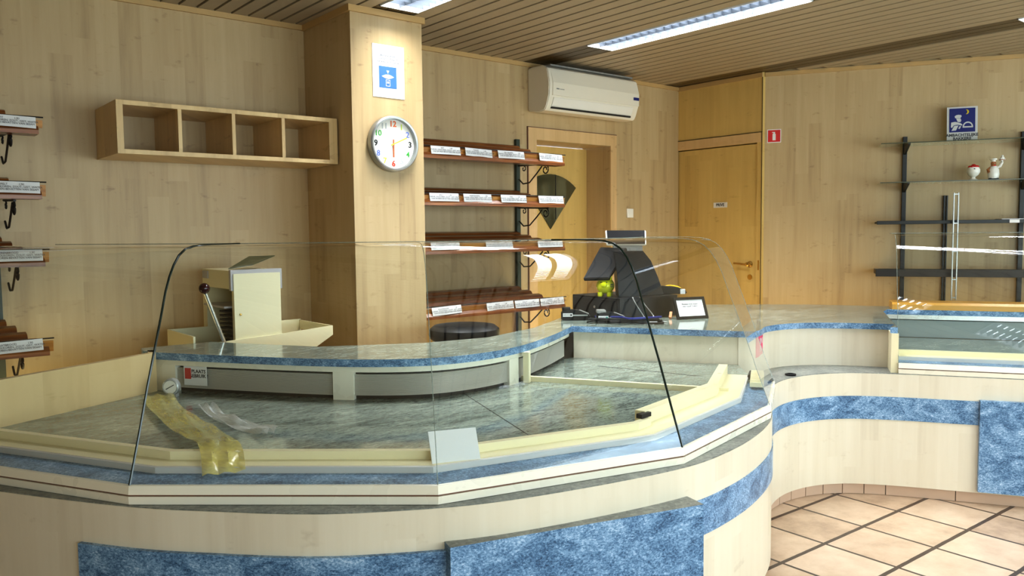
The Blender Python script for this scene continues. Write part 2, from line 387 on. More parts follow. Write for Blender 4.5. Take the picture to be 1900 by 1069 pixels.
# right wall
nrm = NN*.14
b = B(); prism(b, [tuple(WP), tuple(W1), tuple(W1+nrm), tuple(WP+nrm)], 0, HT); struct('wall_right', b, M['birch'])
# column between the box shelf and the bread rack
b = B(); box(b, 2.175, 2.64, 4.02, 4.598, 0, HC); struct('wall_column', b, M['birch'])
# left wall and shop front (behind the camera) with window openings
b = B()
for y0, y1, z0, z1 in ((YB, 4.6, 0, HC), ): box(b, XL-.12, XL, y0, y1, z0, HT)
struct('wall_left', b, M['birch'])
b = B()
for x0, x1, z0, z1 in ((XL-.12, W1.x+.2, 0, .45), (XL-.12, W1.x+.2, 2.25, HC), (XL-.12, -.9, .45, 2.25), (2.0, 2.2, .45, 2.25), (5.0, 5.2, .45, 2.25), (8.0, W1.x+.2, .45, 2.25)): box(b, x0, x1, YB-.14, YB, z0, HT if z1 == HC else z1)
struct('wall_front', b, M['cream2'])
for k, (x0, x1) in enumerate(((-.9, 2.0), (2.2, 5.0), (5.2, 8.0))):
    b = B()
    for a0, a1, z0, z1 in ((x0, x0+.06, .45, 2.25), (x1-.06, x1, .45, 2.25), (x0+.06, x1-.06, .45, .51), (x0+.06, x1-.06, 2.19, 2.25)): box(b, a0, a1, YB-.1, YB-.04, z0, z1)
    w = struct('window_%d' % (k+1), b, M['white'])
    struct('window_pane', extr(B(), [(x0+.06, YB-.07, .51), (x1-.06, YB-.07, .51), (x1-.06, YB-.07, 2.19), (x0+.06, YB-.07, 2.19)], (0, .001, 0)), M['glass'], w)

# ceiling: slats along Y between three slots
SL = [(2.31, 2.57), (3.90, 4.16), (5.50, 5.78), (.70, .96), (-.92, -.66), (7.1, 7.36)]
b = B()
def slats(x0, x1, y0=YB, y1=4.6):
    n = max(1, round((x1-x0)/.1)); p = (x1-x0)/n
    for i in range(n):
        a = x0+i*p
        def ylim(x): # keep to the room side of the right wall
            if x <= WP.x-.03: return y1
            return min(y1, WP.y-(x-WP.x)*.86/.51+.02)
        yy = ylim(a+p)
        if yy > y0+.05: box(b, a+.0085, a+p-.0085, y0, yy, HC, HC+.012)
xs = [XL, -.92, -.66, .70, .96, 2.31, 2.57, 3.90, 4.16, 5.50, 5.78, 7.1, 7.36, W1.x]
for i in range(0, len(xs), 2): slats(xs[i], xs[i+1])
ce = struct('ceiling', b, M['slatc'])
struct('ceiling_backing', prism(B(), [(XL-.12, YB-.14), (W1.x+.4, YB-.14), (WP.x+.2, 3.9), (5.85, 4.95), (XL-.12, 4.95)], HC+.10, HC+.14), M['slatgap'], ce)
fix = {(2.31, 2.57): [(2.42, 3.94), (.30, 1.82), (-1.8, -.28)], (3.90, 4.16): [(2.42, 3.94), (.30, 1.82), (-1.8, -.28)], (5.50, 5.78): [(.36, 1.88), (-1.8, -.28)], (.70, .96): [], (-.92, -.66): [], (7.1, 7.36): []}
b = B()
for (x0, x1), ls in fix.items():
    cuts = [YB]+[v for l in sorted(ls) for v in l]+[4.6 if x1 < 6 else 1.3]
    for i in range(0, len(cuts), 2):
        if cuts[i+1]-cuts[i] > .02:
            if x1 > 2.3 and x0 < 2.6 and cuts[i+1] > 4.5: cuts[i+1] = 4.02
            if cuts[i+1] > cuts[i]:
                n = 3; w = (x1-x0)/n
                for k in range(n): box(b, x0+k*w+.004, x0+(k+1)*w-.004, cuts[i], cuts[i+1], HC+.004, HC+.014)
struct('ceiling_infill', b, M['infill'], ce)
lab = {(2.31, 3.94): 'bright recessed louvre light above the column', (3.90, 3.94): 'long bright recessed louvre light in front of the air conditioner', (5.50, 1.88): 'recessed louvre light at the right edge of the ceiling'}
def ceiling_light(x0, x1, y0, y1):
    key = (x0, y1)
    l = thing('ceiling_light', lab.get(key, 'recessed louvre light in the ceiling outside the picture'), 'ceiling light', ((x0+x1)/2, (y0+y1)/2, HC), 0, 'recessed louvre lights')
    w, h = (x1-x0)/2-.004, (y1-y0)/2-.004
    b = B()
    for a in ((-w, -w+.006, -h, h), (w-.006, w, -h, h), (-w, w, -h, -h+.006), (-w, w, h-.006, h)): box(b, *a, -.004, .07)
    link('frame', b, M['tray'], l)
    link('diffuser', box(B(), -w+.006, w-.006, -h+.006, h-.006, .058, .064), M['tube'], l)
    la = bpy.data.lights.new('louvre_lamp', 'AREA'); la.shape = 'RECTANGLE'; la.size = 2*w-.02; la.size_y = 2*h-.02; la.energy = LAMP*(1. if y1 > 2 else .3); la.spread = math.radians(125); la.color = (.93, .96, 1.)
    lo = bpy.data.objects.new('louvre_lamp', la); COL.objects.link(lo); lo.parent = l; lo.location = (0, 0, .052)
    b = B()
    n = 24
    for k in range(1, n):
        y = -h+2*h*k/n; extr(b, [(-w+.006, y-.004, .045), (-w+.006, y+.004, .045), (-w+.006, y, .004)], (2*w-.012, 0, 0))
    extr(b, [(-.012, -h+.006, .045), (.012, -h+.006, .045), (0, -h+.006, .004)], (0, 2*h-.012, 0))
    link('louvre', b, M['louvre'], l)
for (x0, x1), ls in fix.items():
    for y0, y1 in ls: ceiling_light(x0, x1, y0, y1)
# crown trims
b = B(); box(b, XL, 2.175, 4.585, 4.6, HC-.03, HC); box(b, 2.64, 5.70, 4.585, 4.6, HC-.03, HC); struct('trim_5', b, M['crown'])
b = B(); box(b, 2.16, 2.655, 4.005, 4.02, HC-.035, HC); box(b, 2.16, 2.175, 4.02, 4.585, HC-.035, HC); box(b, 2.64, 2.655, 4.02, 4.585, HC-.035, HC); struct('trim_6', b, M['crown'])
b = B(); box(b, 5.685, 5.70, 3.75, 4.6, HC-.035, HC); prism(b, [tuple(WP-NN*.015), tuple(WP+D*7-NN*.015), tuple(WP+D*7), tuple(WP)], HC-.03, HC); struct('trim_7', b, M['crown'])

# ------------------------------------------------------------------ counter
ct = thing('counter', 'curved shop counter with pale birch front, grey stone ledge and blue stone stripe', 'counter')
link('wood_front', band(B(), E, .0, .02, .062, .657), M['birch_front'], ct, True)
link('stone_ledge', band(B(), E, .002, .30, .632, .660), M['ledge'], ct, True)
# plinth tiles with dark joints
L_E = arc_at(E, q=E[-1]); sA = arc_at(E, q=(3.45, 2.2)); sB = arc_at(E, q=(4.16, 1.99))
link('plinth_backing', band(B(), E, .036, .05, 0, .062), M['dark'], ct, True)
b = B(); s = 0
while s < L_E-.01:
    e = s+(.105 if s < sB else .33)
    pl = part_of_poly(E, s+.002, min(e-.002, L_E))
    if len(pl) > 1: band(b, pl, .028, .036, .001, .060)
    s = e
link('plinth_tiles', b, M['terr'], ct, True)
sL0 = arc_at(E, q=(.475, 2.55)); sL1 = arc_at(E, q=(1.25, 1.81)); sR0 = arc_at(E, q=(2.03, 1.61)); sR1 = arc_at(E, q=(4.39, 1.613))
p_ = link('stone_panel', band(B(), part_of_poly(E, sL0, sL1), -.014, .002, .07, .54), M['blue'], ct, True); p_['label'] = 'low blue stone panel at the left'
link('stone_stripe', band(B(), part_of_poly(E, sR0, sR1), -.004, .003, .414, .536), M['blue'], ct, True)
b = B(); prism(b, [(1.222, 1.764), (2.025, 1.528), (2.06, 1.66), (1.262, 1.90)], .03, .562)
p_ = link('raised_block', b, [M['blue'], M['ledge']], ct)
for q in p_.data.polygons: q.material_index = 1 if q.normal.z > .5 else 0
p_['label'] = 'raised blue stone block on the near front'
q0 = Vector((4.235, 1.875))+D*.306
b = B(); prism(b, [tuple(q0-NN*.03), tuple(q0+D*1.9-NN*.03), tuple(q0+D*1.9+NN*.002), tuple(q0+NN*.002)], .075, .545)
p_ = link('stone_panel', b, M['blue'], ct); p_['label'] = 'tall blue stone panel at the right'
# end board at the left
EB = [(.02, 3.275), (1.004, 3.786), (1.02, 3.86)]
link('end_board', band(B(), EB, -.03, 0, 0, .90), M['birch_end'], ct)
# display deck of both cases
deck = offset(G, .20)[:-1]+[(3.22, 2.16), (3.50, 2.43)]+[(3.05, 3.19)]+list(reversed(offset(UL, .05)))[1:]
deck = [p for p in deck]
link('display_deck', prism(B(), [(.22, 3.385)] + deck[1:], .695, .725), M['deck'], ct)
# joint lines in the deck
for p, q in (((2.02, 2.80), (1.75, 2.03)), ((2.95, 2.9), (3.1, 2.35))): link('deck_joint', tube(B(), [(*p, .7255), (*q, .7255)], .0012, 4), M['dark'], ct)
# upright faces under the worktop
s1 = arc_at(UL, q=(1.075, 3.69)); s2 = arc_at(UL, q=(1.525, 3.05)); s3 = arc_at(UL, q=(1.585, 2.98)); s4 = arc_at(UL, q=(2.28, 2.782)); s5 = arc_at(UL, q=(2.36, 2.80))
link('worktop_apron', band(B(), UL, .02, .04, .842, .868), M['cream2'], ct, True)
link('dark_slot', band(B(), UL, .05, .06, .725, .842), M['dark'], ct, True)
def rolldoor(a, c):
    pl = part_of_poly(UL, a, c); f = B()
    prof = [(.05, .742)]
    z = .742
    while z < .83: prof += [(.028, z+.001), (.032, z+.0055)]; z += .006
    prof += [(.05, z)]
    sweep(f, pl, prof, True)
    return link('roller_shutter', f, M['steel'], ct)
rolldoor(s1, s2); rolldoor(s3, s4); rolldoor(s5+.03, arc_at(UL, q=(2.99, 3.15)))
for a, c in ((0.005, s1), (s2, s3), (s4, s5)):
    pl = part_of_poly(UL, a, c); link('post', band(B(), pl, .018, .05, .725, .845), M['cream2'], ct)
s_ = link('divider_rail', band(B(), [(2.40, 2.86), (2.855, 2.03)], -.012, .012, .725, .748), M['cream'], ct)
link('divider_post', box(B(), -.014, .014, -.014, .014, .725, .868, .002, mat=Matrix.Translation((2.385, 2.80, 0)) @ Matrix.Rotation(-1.03, 4, 'Z')), M['cream'], ct)
link('birch_back', band(B(), offset(UR, .0), .02, .035, .66, .868), M['birch_front'], ct)
link('birch_panel', band(B(), UN, .015, .03, .655, .868), M['birch_front'], ct, True)
b = B(); p0 = Vector(G2[0]); prism(b, [tuple(p0-D*.035-NN*(-.02)), tuple(p0+NN*.02), tuple(p0+NN*.95), tuple(p0-D*.035+NN*.95)], .66, .868); link('end_post', b, M['cream'], ct)
link('rear_panel', band(B(), Bk[::-1], -.02, 0, .0, .866), M['birch'], ct)
# right case deck and back
b = B(); p0, p1 = Vector(G2[0]), Vector(G2[1]); prism(b, [tuple(p0+NN*.20), tuple(p1+NN*.20), tuple(p1+NN*1.05), tuple(p0+NN*1.05)], .69, .722); link('display_deck', b, M['deck'], ct)
link('steel_rail', band(B(), Rr, .02, .05, .838, .866), M['steel_smooth'], ct)
link('back_panel', band(B(), Rr, .03, .045, .722, .832), M['teal'], ct)
link('dark_slot', band(B(), Rr, .05, .06, .722, .866), M['dark'], ct)
link('rear_panel', band(B(), Rb, -.02, 0, 0, .866), M['birch'], ct)

# worktop slab
W = U+[(4.205, 1.985), (4.225, 1.955)]+[tuple(Vector(G2[0])+NN*.9)]+Rr+Rb[::-1]+Bk[1:]
b = B(); prism(b, W, .868, .9, 0)
wt = link('worktop', b, [M['deck'], M['blue']]); tag(wt, 'winding blue stone serving worktop on the counter, reflected grey coloured into its top', 'worktop')
for p in wt.data.polygons: p.material_index = 1 if abs(p.normal.z) < .5 else 0  # flat faces take the laminate with reflected grey painted in

# ------------------------------------------------------------------ glass cases
PROF = [(.006, .715), (.055, .85), (.10, .98), (.145, 1.10), (.175, 1.18), (.20, 1.25), (.222, 1.295), (.245, 1.33), (.272, 1.358), (.305, 1.376), (.345, 1.385), (.40, 1.388), (.62, 1.389)]
def case(name, label, P, joints, inner=.35):
    c = thing(name, label, 'display case')
    link('lower_rail', sweep(B(), P, [(0, .661), (-.002, .684), (.05, .684), (.05, .661)]), M['cream2'], c)
    link('rail_seam', band(B(), P, .004, .05, .684, .689), M['seam'], c)
    link('upper_rail', sweep(B(), P, [(-.001, .689), (.002, .714), (.010, .716), (.014, .714), (.014, .689)]), M['cream2'], c)
    link('blue_strip', band(B(), P, .014, .12, .700, .7145), M['blue'], c)
    link('pale_riser', sweep(B(), P, [(.118, .69), (.118, .733), (.126, .735), (.126, .69)]), M['lilacw'], c)
    link('cream_sill', sweep(B(), P, [(.126, .69), (.126, .7355), (.25, .7355), (.25, .69)]), M['cream'], c)
    if len(P) > 3:
        kn = tuple(Vector(P[3]).lerp(Vector(P[4]), .17))
        link('inner_rail', band(B(), P[:4]+[kn], .19, .215, .735, .762), M['cream'], c)
        link('inner_rail', band(B(), [kn]+P[4:], .215, .255, .72, .782), M['cream'], c)
    else: link('inner_rail', band(B(), P, .19, .215, .735, .760), M['cream'], c)
    for i in range(len(P)-1):
        b = B(); cols = [offset(P, d) for d, z in PROF]
        A_ = [b.verts.new((cols[k][i][0], cols[k][i][1], PROF[k][1])) for k in range(len(PROF))]
        C_ = [b.verts.new((cols[k][i+1][0], cols[k][i+1][1], PROF[k][1])) for k in range(len(PROF))]
        for k in range(len(PROF)-1): b.faces.new((A_[k], C_[k], C_[k+1], A_[k+1]))
        pn = link('glass_pane', b, M['glass'], c, True)
        for p in pn.data.polygons: p.use_smooth = True
    for i, kind in joints:
        pts = [(*offset(P, d)[i], z) for d, z in PROF]
        r = .0038 if kind == 'dark' else .0014
        tube(b2 := B(), pts, r, 6); link('glass_edge', b2, M['edge'] if kind == 'dark' else M['edge_pale'], c, True)
    b = B(); back = offset(P, .62); tube(b, [(*q, 1.389) for q in back], .0022, 5); link('back_edge', b, M['edge_pale'], c, True)
    return c
case('display_case', 'large faceted curved-glass display case on the near side of the counter', G, [(1, 'dark'), (2, 'pale'), (3, 'dark'), (4, 'pale'), (5, 'pale')], .33)
case('display_case', 'straight curved-glass display case at the right end of the counter', G2, [(0, 'pale')], .33)
# black plug where the inner rail steps, ribbed end bracket, pen
tag(link('end_plug', box(B(), -.012, .012, -.03, .03, .752, .768, .002, mat=Matrix.Translation((2.135, 1.872, .0105)) @ Matrix.Rotation(1.7, 4, 'Z')), M['black']), 'small black plug on the cream rail inside the near glass case', 'rail plug')
b = B(); mt = Matrix.Translation((3.17, 2.10, 0)) @ Matrix.Rotation(math.radians(33), 4, 'Z')
box(b, -.14, .14, -.03, .03, .726, .748, .003, mat=mt)
for k in range(12): box(b, -.13+k*.0225, -.118+k*.0225, -.028, .028, .748, .756, mat=mt)
tag(link('ribbed_bracket', b, M['cream']), 'ribbed cream bracket lying at the far right end inside the near glass case', 'bracket')
tag(link('marker_pen', tube(B(), [(3.20, 2.16, .738), (3.30, 2.22, .738)], .010, 10), M['black'], None, True), 'black marker pen lying by the right end of the near glass case', 'pen')

# ------------------------------------------------------------------ things in the case
b = B(); lathe(b, [(.001, 0), (.032, 0), (.036, .004), (.036, .028), (.031, .032), (.029, .029), (.001, .029)], seg=28, mat=Matrix.Translation((0, 0, .045)) @ Matrix.Rotation(PI/2, 4, 'X'))
t_ = thing('dial_thermometer', 'round silver dial thermometer standing in the far left corner of the glass case', 'thermometer', (1.05, 3.60, .725), math.radians(-40))
link('dial_case', b, M['greydial'], t_, True)
lathe(b := B(), [(.001, 0), (.028, 0), (.028, .001), (.001, .001)], seg=24, mat=Matrix.Translation((0, -.0295, .045)) @ Matrix.Rotation(PI/2, 4, 'X')); link('dial_face', b, M['paper'], t_)
link('needle', box(B(), -.02, .02, -.033, -.031, .0435, .0465, mat=Matrix.Translation((0, 0, .045)) @ Matrix.Rotation(-.5, 4, 'Y') @ Matrix.Translation((0, 0, -.045))), M['ink'], t_)
link('foot', box(B(), -.026, .026, -.03, .0, 0, .014, .003), M['greydial'], t_)
# sticker on the shutter
pl = Vector((1.165, 3.535)); dv = (Vector((1.352, 3.273))-Vector((1.063, 3.713))).normalized(); rz = math.atan2(dv.y, dv.x)
st = tag(link('warning_sticker', box(B(), -.06, .06, -.002, .0, -.042, .042, mat=Matrix.Identity(4)), M['paper']), 'small white sticker with a red square and black capitals on the shutter near the thermometer', 'sticker')
st.location = (pl.x+.02, pl.y+.03, .80); st.rotation_euler = (0, 0, rz)
st.location = (*(Vector((1.135, 3.60))+Vector((dv.y, -dv.x))*-.018), .80)
link('red_square', box(B(), -.054, -.022, -.003, -.002, -.014, .034), M['redink'], st)
text('lettering', 'PLAATS\nGEBRUIK !', .022, M['ink'], st, Matrix.Translation((.018, -.0025, .010)) @ Matrix.Rotation(PI/2, 4, 'X'), .0003, bold=.0005)
# plastic film strips
def film(path, wid, zamp, seed):
    rnd = random.Random(seed); P = spline(path, 8); b = B(); rows = []
    nW = 8
    for i, p in enumerate(P):
        p = Vector(p); q = Vector(P[min(i+1, len(P)-1)]); r = Vector(P[max(i-1, 0)]); d_ = (q-r); d_ = Vector((d_.x, d_.y)).normalized(); n_ = Vector((-d_.y, d_.x))
        rows.append([b.verts.new((p.x+n_.x*wid*(j/nW-.5), p.y+n_.y*wid*(j/nW-.5), p.z+zamp*(.5+.5*math.sin(j*1.9+i*.25))*(.7+.3*math.sin(i*.6))*rnd.uniform(.85, 1))) for j in range(nW+1)])
    for i in range(len(rows)-1):
        for j in range(nW): b.faces.new((rows[i][j], rows[i+1][j], rows[i+1][j+1], rows[i][j+1]))
    return b
tag(link('plastic_strip', film([(.985, 3.60, .735), (.93, 3.3, .74), (.90, 3.0, .745), (.875, 2.75, .755), (.86, 2.55, .768), (.845, 2.44, .766), (.81, 2.32, .722)], .12, .016, 3), M['film'], None, True), 'crumpled yellow translucent plastic strip lying across the display deck', 'plastic strip')
b = film([(1.07, 3.26, .728), (1.05, 3.05, .728), (1.06, 2.85, .728), (1.09, 2.66, .728)], .07, .03, 7)
tag(link('clear_wrapper', b, M['clearfilm'], None, True), 'crumpled clear plastic wrapper beside the yellow strip on the deck', 'wrapper')
b = B(); box(b, -.10, .10, -.002, .002, 0, .135, mat=Matrix.Rotation(-.5, 4, 'X'))
o = tag(link('blank_card', b, M['paper']), 'blank white card leaning on the cream rail inside the near glass', 'card'); o.location = (1.372, 1.94, .732); o.rotation_euler = (0, 0, math.radians(-20))
o.scale = (.75, .75, .75)
b = B(); lathe(b, [(.018, 0), (.026, 0), (.029, .004), (.026, .009), (.018, .009), (.016, .004), (.018, 0)], seg=28); o = tag(link('rubber_ring', b, M['black'], None, True), 'small black ring lying on the stone ledge right of the glass case', 'ring'); o.location = (3.75, 2.285, .66)
pk = part_of_poly(UN, arc_at(UN, q=(3.60, 2.38)), arc_at(UN, q=(3.76, 2.443)))
o = tag(link('pink_sticker', band(B(), pk, .0125, .0148, .755, .864), M['pink']), 'pink sticker with white letters on the birch panel just below the worktop nose', 'sticker')
text('lettering', 'ZIJN\nER', .045, M['paper'], o, Matrix.Translation((3.685, 2.424, .81)) @ Matrix.Rotation(math.radians(20), 4, 'Z') @ RX, .0004)

# ------------------------------------------------------------------ box shelf
bs = thing('box_shelf', 'long birch wall shelf with four open compartments, left of the column', 'shelf', (1.01, 4.18, 1.815))
w, h, dp, t = 1.155, .255, .415, .022
b = B()
box(b, 0, w, 0, dp, 0, t, .001); box(b, 0, w, 0, dp, h-t, h, .001); box(b, 0, t+.008, 0, dp, t, h-t); box(b, w-.05, w, 0, dp, t, h-t)
link('carcass', b, M['birch_shelf'], bs)
for k in (1, 2, 3): link('divider', box(B(), t+k*(w-.07)/4-.009, t+k*(w-.07)/4+.009, .002, dp, t, h-t), M['birch_shelf'], bs)
# top is open to the wall: rear board only behind the cells
link('rear_board', box(B(), t, w-.05, dp-.012, dp-.002, t, h-t), M['birch'], bs)

# ------------------------------------------------------------------ clock and poster on the column
ck = thing('wall_clock', 'round silver wall clock with coloured numerals on the column', 'clock', (2.42, 4.018, 1.927))
lathe(b := B(), [(.14, 0), (.157, .003), (.157, .04), (.150, .048), (.141, .046), (.139, .028), (.139, .006), (.14, 0)], seg=48, mat=RX); link('rim', b, M['silver'], ck, True)
lathe(b := B(), [(.001, .004), (.140, .004), (.140, .020), (.001, .020)], seg=48, mat=RX); link('face', b, M['ceramic'], ck)
nums = [('12', 'o'), ('1', 'y'), ('2', 'b'), ('3', 'k'), ('4', 'g'), ('5', 's'), ('6', 'r'), ('7', 'y'), ('8', 'b'), ('9', 'k'), ('10', 'g'), ('11', 's')]
for k, (s, c) in enumerate(nums):
    a = PI/2-2*PI*k/12
    text('numeral', s, .046, CLK[c], ck, Matrix.Translation((.112*math.cos(a), -.021, .112*math.sin(a))) @ RX, .001, bold=.0012 if c in 'kor' else .0005)
def hand(a, L, w, c, back=.02):
    b = B(); box(b, -back, L, -.0012, .0012, -w, w, mat=Matrix.Translation((0, -.026 if c == 'o' else -.029, 0)) @ Matrix.Rotation(-a, 4, 'Y')); link('hand', b, CLK[c], ck)
hand(-PI/2, .075, .0035, 'o', .025); hand(math.radians(24), .095, .003, 'y', .02)
po = tag(link('notice_sheet', box(B(), 2.308, 2.514, 4.0165, 4.0195, 2.188, 2.482), M['paper']), 'white notice sheet with a blue square taped to the column above the clock', 'notice')
link('blue_square', box(B(), 2.348, 2.462, 4.0155, 4.0165, 2.242, 2.362), M['card_blue'], po)
text('lettering', 'Beste klanten\ncontant of kaart\nbetalen is mogelijk', .019, M['ink'], po, Matrix.Translation((2.408, 4.016, 2.405)) @ RX, .0003, shear=.25)
b = B(); ex = [(2.365+.08*k/12, 2.306+.012*math.sin(PI*k/12)) for k in range(13)]+[(2.445-.08*k/12, 2.306-.012*math.sin(PI*k/12)) for k in range(1, 12)]
extr(b, [(x, 4.0152, z) for x, z in ex], (0, -.0006, 0)); extr(b, [(2.396, 4.0152, 2.34), (2.414, 4.0152, 2.34), (2.405, 4.0152, 2.322)], (0, -.0006, 0))
for a in ((2.391, 2.419, 2.286, 2.289), (2.391, 2.394, 2.255, 2.289), (2.416, 2.419, 2.255, 2.289), (2.391, 2.419, 2.252, 2.255), (2.398, 2.412, 2.268, 2.279)): box(b, a[0], a[1], 4.0146, 4.0152, a[2], a[3])
link('pictogram', b, M['paper'], po)

# ------------------------------------------------------------------ bread racks
def scroll(bm, x, y0, y1, z):
    """wrought iron bracket: arm, belly and a curl at the front"""
    tube(bm, [(x, y0, z), (x, y1+.04, z-.012)], .006, 6)
    tube(bm, [(x, y0-.005, z-.10), (x, y0-.05, z-.135), (x, y0-.12, z-.13), (x, y0-.20, z-.07), (x, y0-.26, z-.02)], .005, 6)
    P = []
    for k in range(22):
        a = math.radians(60-430*k/21); r = .034*(1-.62*k/21); P.append((x, y1+.075+r*math.cos(a)*-1, z-.047+r*math.sin(a)))
    tube(bm, [(x, y1+.06, z-.008)]+P, .0045, 6)
    P = []
    for k in range(16):
        a = math.radians(90+330*k/15); r = .02*(1-.5*k/15); P.append((x, y0-.06+r*math.cos(a), z-.026+r*math.sin(a)))
    tube(bm, P, .004, 6)
names = [['WIT', 'TARWE', 'ZES GRANEN', 'VOLKOREN'], ['SPELT', 'MEERGRANEN', 'MAIS', 'ROGGE'], ['BOERENBROOD', 'NOTEN', 'ROZIJNEN'], ['PLAATBROOD', 'MOUT', 'GALLET', 'KASTEEL']]
def rack(x0, x1, label, posts, cards, grp):
    r = thing('bread_rack', label, 'bread rack', (0, 0, 0))
    for px in posts: link('upright', box(B(), px-.017, px+.017, 4.572, 4.599, .1, 2.10, .002), M['green_up'], r)
    lv = [(1.955, 1.912, 2.06), (1.665, 1.604, 1.735), (1.362, 1.305, 1.435), (.955, .895, 1.035)]
    for li, (zt, zb, zr) in enumerate(lv):
        s = B(); yf, yr = 4.19, 4.56
        n = 5
        for k in range(n):      # overlapping lengthwise slats stepping up to the wall
            y = yf+.015+(yr-yf-.03)*k/(n-1); z = zt-.045+(zr-zt+.02)*k/(n-1)
            e = x1-.02-.05*k*.6
            P = [(-.050, -.030), (-.050, -.012), (-.036, .006), (0, .014), (.036, .008), (.05, -.006), (.05, -.030)]
            extr(s, [(x0+.01, y+a, z+c_) for a, c_ in P], (e-x0-.01, 0, 0))
        sh = link('slat_shelf', s, M['slat'], r)
        f = link('front_board', extr(B(), [(x0, yf-.004, zb), (x0, yf+.012, zb), (x0, yf+.002, zt-.010), (x0, yf-.012, zt-.010)], (x1-x0, 0, 0)), M['slat_front'], r)
        link('wire_rail', tube(B(), [(x0, yf-.018, zt+.002), (x1+.002, yf-.018, zt+.002)], .0035, 6), M['iron'], r)
        for px in posts:
            if .5 < px < .56: px = .585
            b = B(); scroll(b, px, 4.57, 4.20, zb-.006); link('scroll_bracket', b, M['iron'], r, True)
        row = ['top', 'second', 'third', 'lowest'][li]
        for ci, (cx0, cx1, tilt, pl) in enumerate(cards[li]):
            w_ = cx1-cx0; hh = .052
            b = B(); n = 8; va, vb = [], []
            for k in range(n+1):
                u = k/n; bend = .006*math.sin(PI*u)*((ci % 2)*2-1)
                va.append(b.verts.new((-w_/2+w_*u, bend-.004, -hh))); vb.append(b.verts.new((-w_/2+w_*u, bend*.2, 0)))
            for k in range(n): b.faces.new((va[k], va[k+1], vb[k+1], vb[k]))
            c = link('price_card', b, M['paper']); c.location = ((cx0+cx1)/2, yf-.0225, zt+.002); c.rotation_euler = (-.12, tilt, 0)
            sm = c.modifiers.new('sheet', 'SOLIDIFY'); sm.thickness = .0008
            tag(c, pl, 'price card', grp)
            nm = names[li][ci % len(names[li])]
            T_ = Matrix.Translation((0, -.0125, -.026)) @ RX
            text('lettering', nm+'            1,90\nTARWE, VOLKOREN, ZOUT, GIST, WATER\nKAN SPOREN BEVATTEN VAN SESAM', .0125*min(1, w_/.22), M['ink'], c, T_, .0002)
    return r
pos4 = ['leftmost', 'second', 'third', 'rightmost']
def cl(rowname, items):
    out = []
    for i, (a, c, tl) in enumerate(items):
        p = pos4[i] if len(items) == 4 else ['leftmost', 'middle', 'rightmost'][i]
        out.append((a, c, tl, '%s price card on the %s shelf of the rack beside the column' % (p, rowname)))
    return out
rack(2.70, 3.925, 'bread rack with four red-brown slatted shelves on the wall right of the column', [3.83],
     [cl('top', [(2.787, 3.01, .0), (3.05, 3.265, .03), (3.315, 3.54, .0), (3.675, 3.89, .02)]),
      cl('second', [(2.772, 2.993, 0), (3.03, 3.255, 0), (3.335, 3.555, 0), (3.667, 3.897, 0)]),
      cl('third', [(2.775, 2.994, 0), (3.205, 3.43, 0), (3.655, 3.887, 0)]),
      cl('lowest', [(2.775, 3.00, -.03), (3.205, 3.432, -.02), (3.447, 3.665, 0), (3.675, 3.896, -.01)])], 'price cards on the bread rack by the column')
rack(-.60, .70, 'bread rack with red-brown slatted shelves cut off by the left edge of the photo', [.54, -.5],
     [[(.46, .672, .02, 'white price card at the end of the top shelf of the left bread rack')], [(.455, .675, .01, 'white price card at the end of the second shelf of the left bread rack')],
      [(.455, .672, 0, 'white price card at the end of the third shelf of the left bread rack')], [(.43, .655, -.02, 'white price card at the end of the lowest shelf of the left bread rack')]], 'price cards on the left bread rack')

# ------------------------------------------------------------------ air conditioner, switch, fire sign
ac = thing('air_conditioner', 'white wall air conditioner above the recessed doorway', 'air conditioner')
b = B(); prof = [(4.6, 2.315), (4.6, 2.625), (4.56, 2.632), (4.43, 2.628), (4.385, 2.60), (4.362, 2.50), (4.366, 2.41), (4.395, 2.335), (4.415, 2.305), (4.47, 2.296)]
extr(b, [(3.952, y, z) for y, z in prof], (.965, 0, 0))
bmesh.ops.bevel(b, geom=list(b.edges), offset=.006, segments=2, affect='EDGES', clamp_overlap=True)
link('casing', b, M['acwhite'], ac, True)
link('front_panel', extr(B(), [(3.985, y, z) for y, z in ((4.383, 2.592), (4.357, 2.50), (4.360, 2.408), (4.368, 2.408), (4.37, 2.5), (4.395, 2.592))], (.925, 0, 0)), M['acwhite'], ac)
link('air_flap', extr(B(), [(4.0, y, z) for y, z in ((4.364, 2.392), (4.390, 2.335), (4.398, 2.338), (4.372, 2.395))], (.85, 0, 0)), M['white'], ac)
link('flap_slot', box(B(), 4.0, 4.85, 4.392, 4.41, 2.318, 2.330), M['dark'], ac)
link('top_grille', box(B(), 4.0, 4.88, 4.40, 4.56, 2.626, 2.637), M['greybl'], ac)
link('badge', box(B(), 4.02, 4.045, 4.3555, 4.3585, 2.452, 2.460), M['greybl'], ac)
link('rating_sticker', box(B(), 4.845, 4.905, 4.3535, 4.3575, 2.45, 2.472), M['signblue'], ac)
text('lettering', 'inverter', .014, M['greybl'], ac, Matrix.Translation((4.075, 4.3565, 2.456)) @ RX, .0004)
sw = tag(link('light_switch', box(B(), 5.025, 5.10, 4.588, 4.6, 1.53, 1.605, .004), M['white']), 'square cream light switch on the wall between the two doors', 'light switch')
link('rocker', box(B(), 5.038, 5.087, 4.584, 4.589, 1.543, 1.592, .002), M['white'], sw)
def onwall(s, z, off=0.):  # matrix on the right wall: local x along the wall, -y out of it
    p = WP+D*s-NN*off
    return Matrix.Translation((p.x, p.y, z)) @ Matrix.Rotation(math.atan2(D.y, D.x), 4, 'Z')
fs = link('fire_sign', box(B(), -.053, .053, -.003, 0, -.053, .053), M['paper']); fs.matrix_world = onwall(.072, 2.166, .001); tag(fs, 'red and white square fire extinguisher sign on the wall right of the door', 'sign')
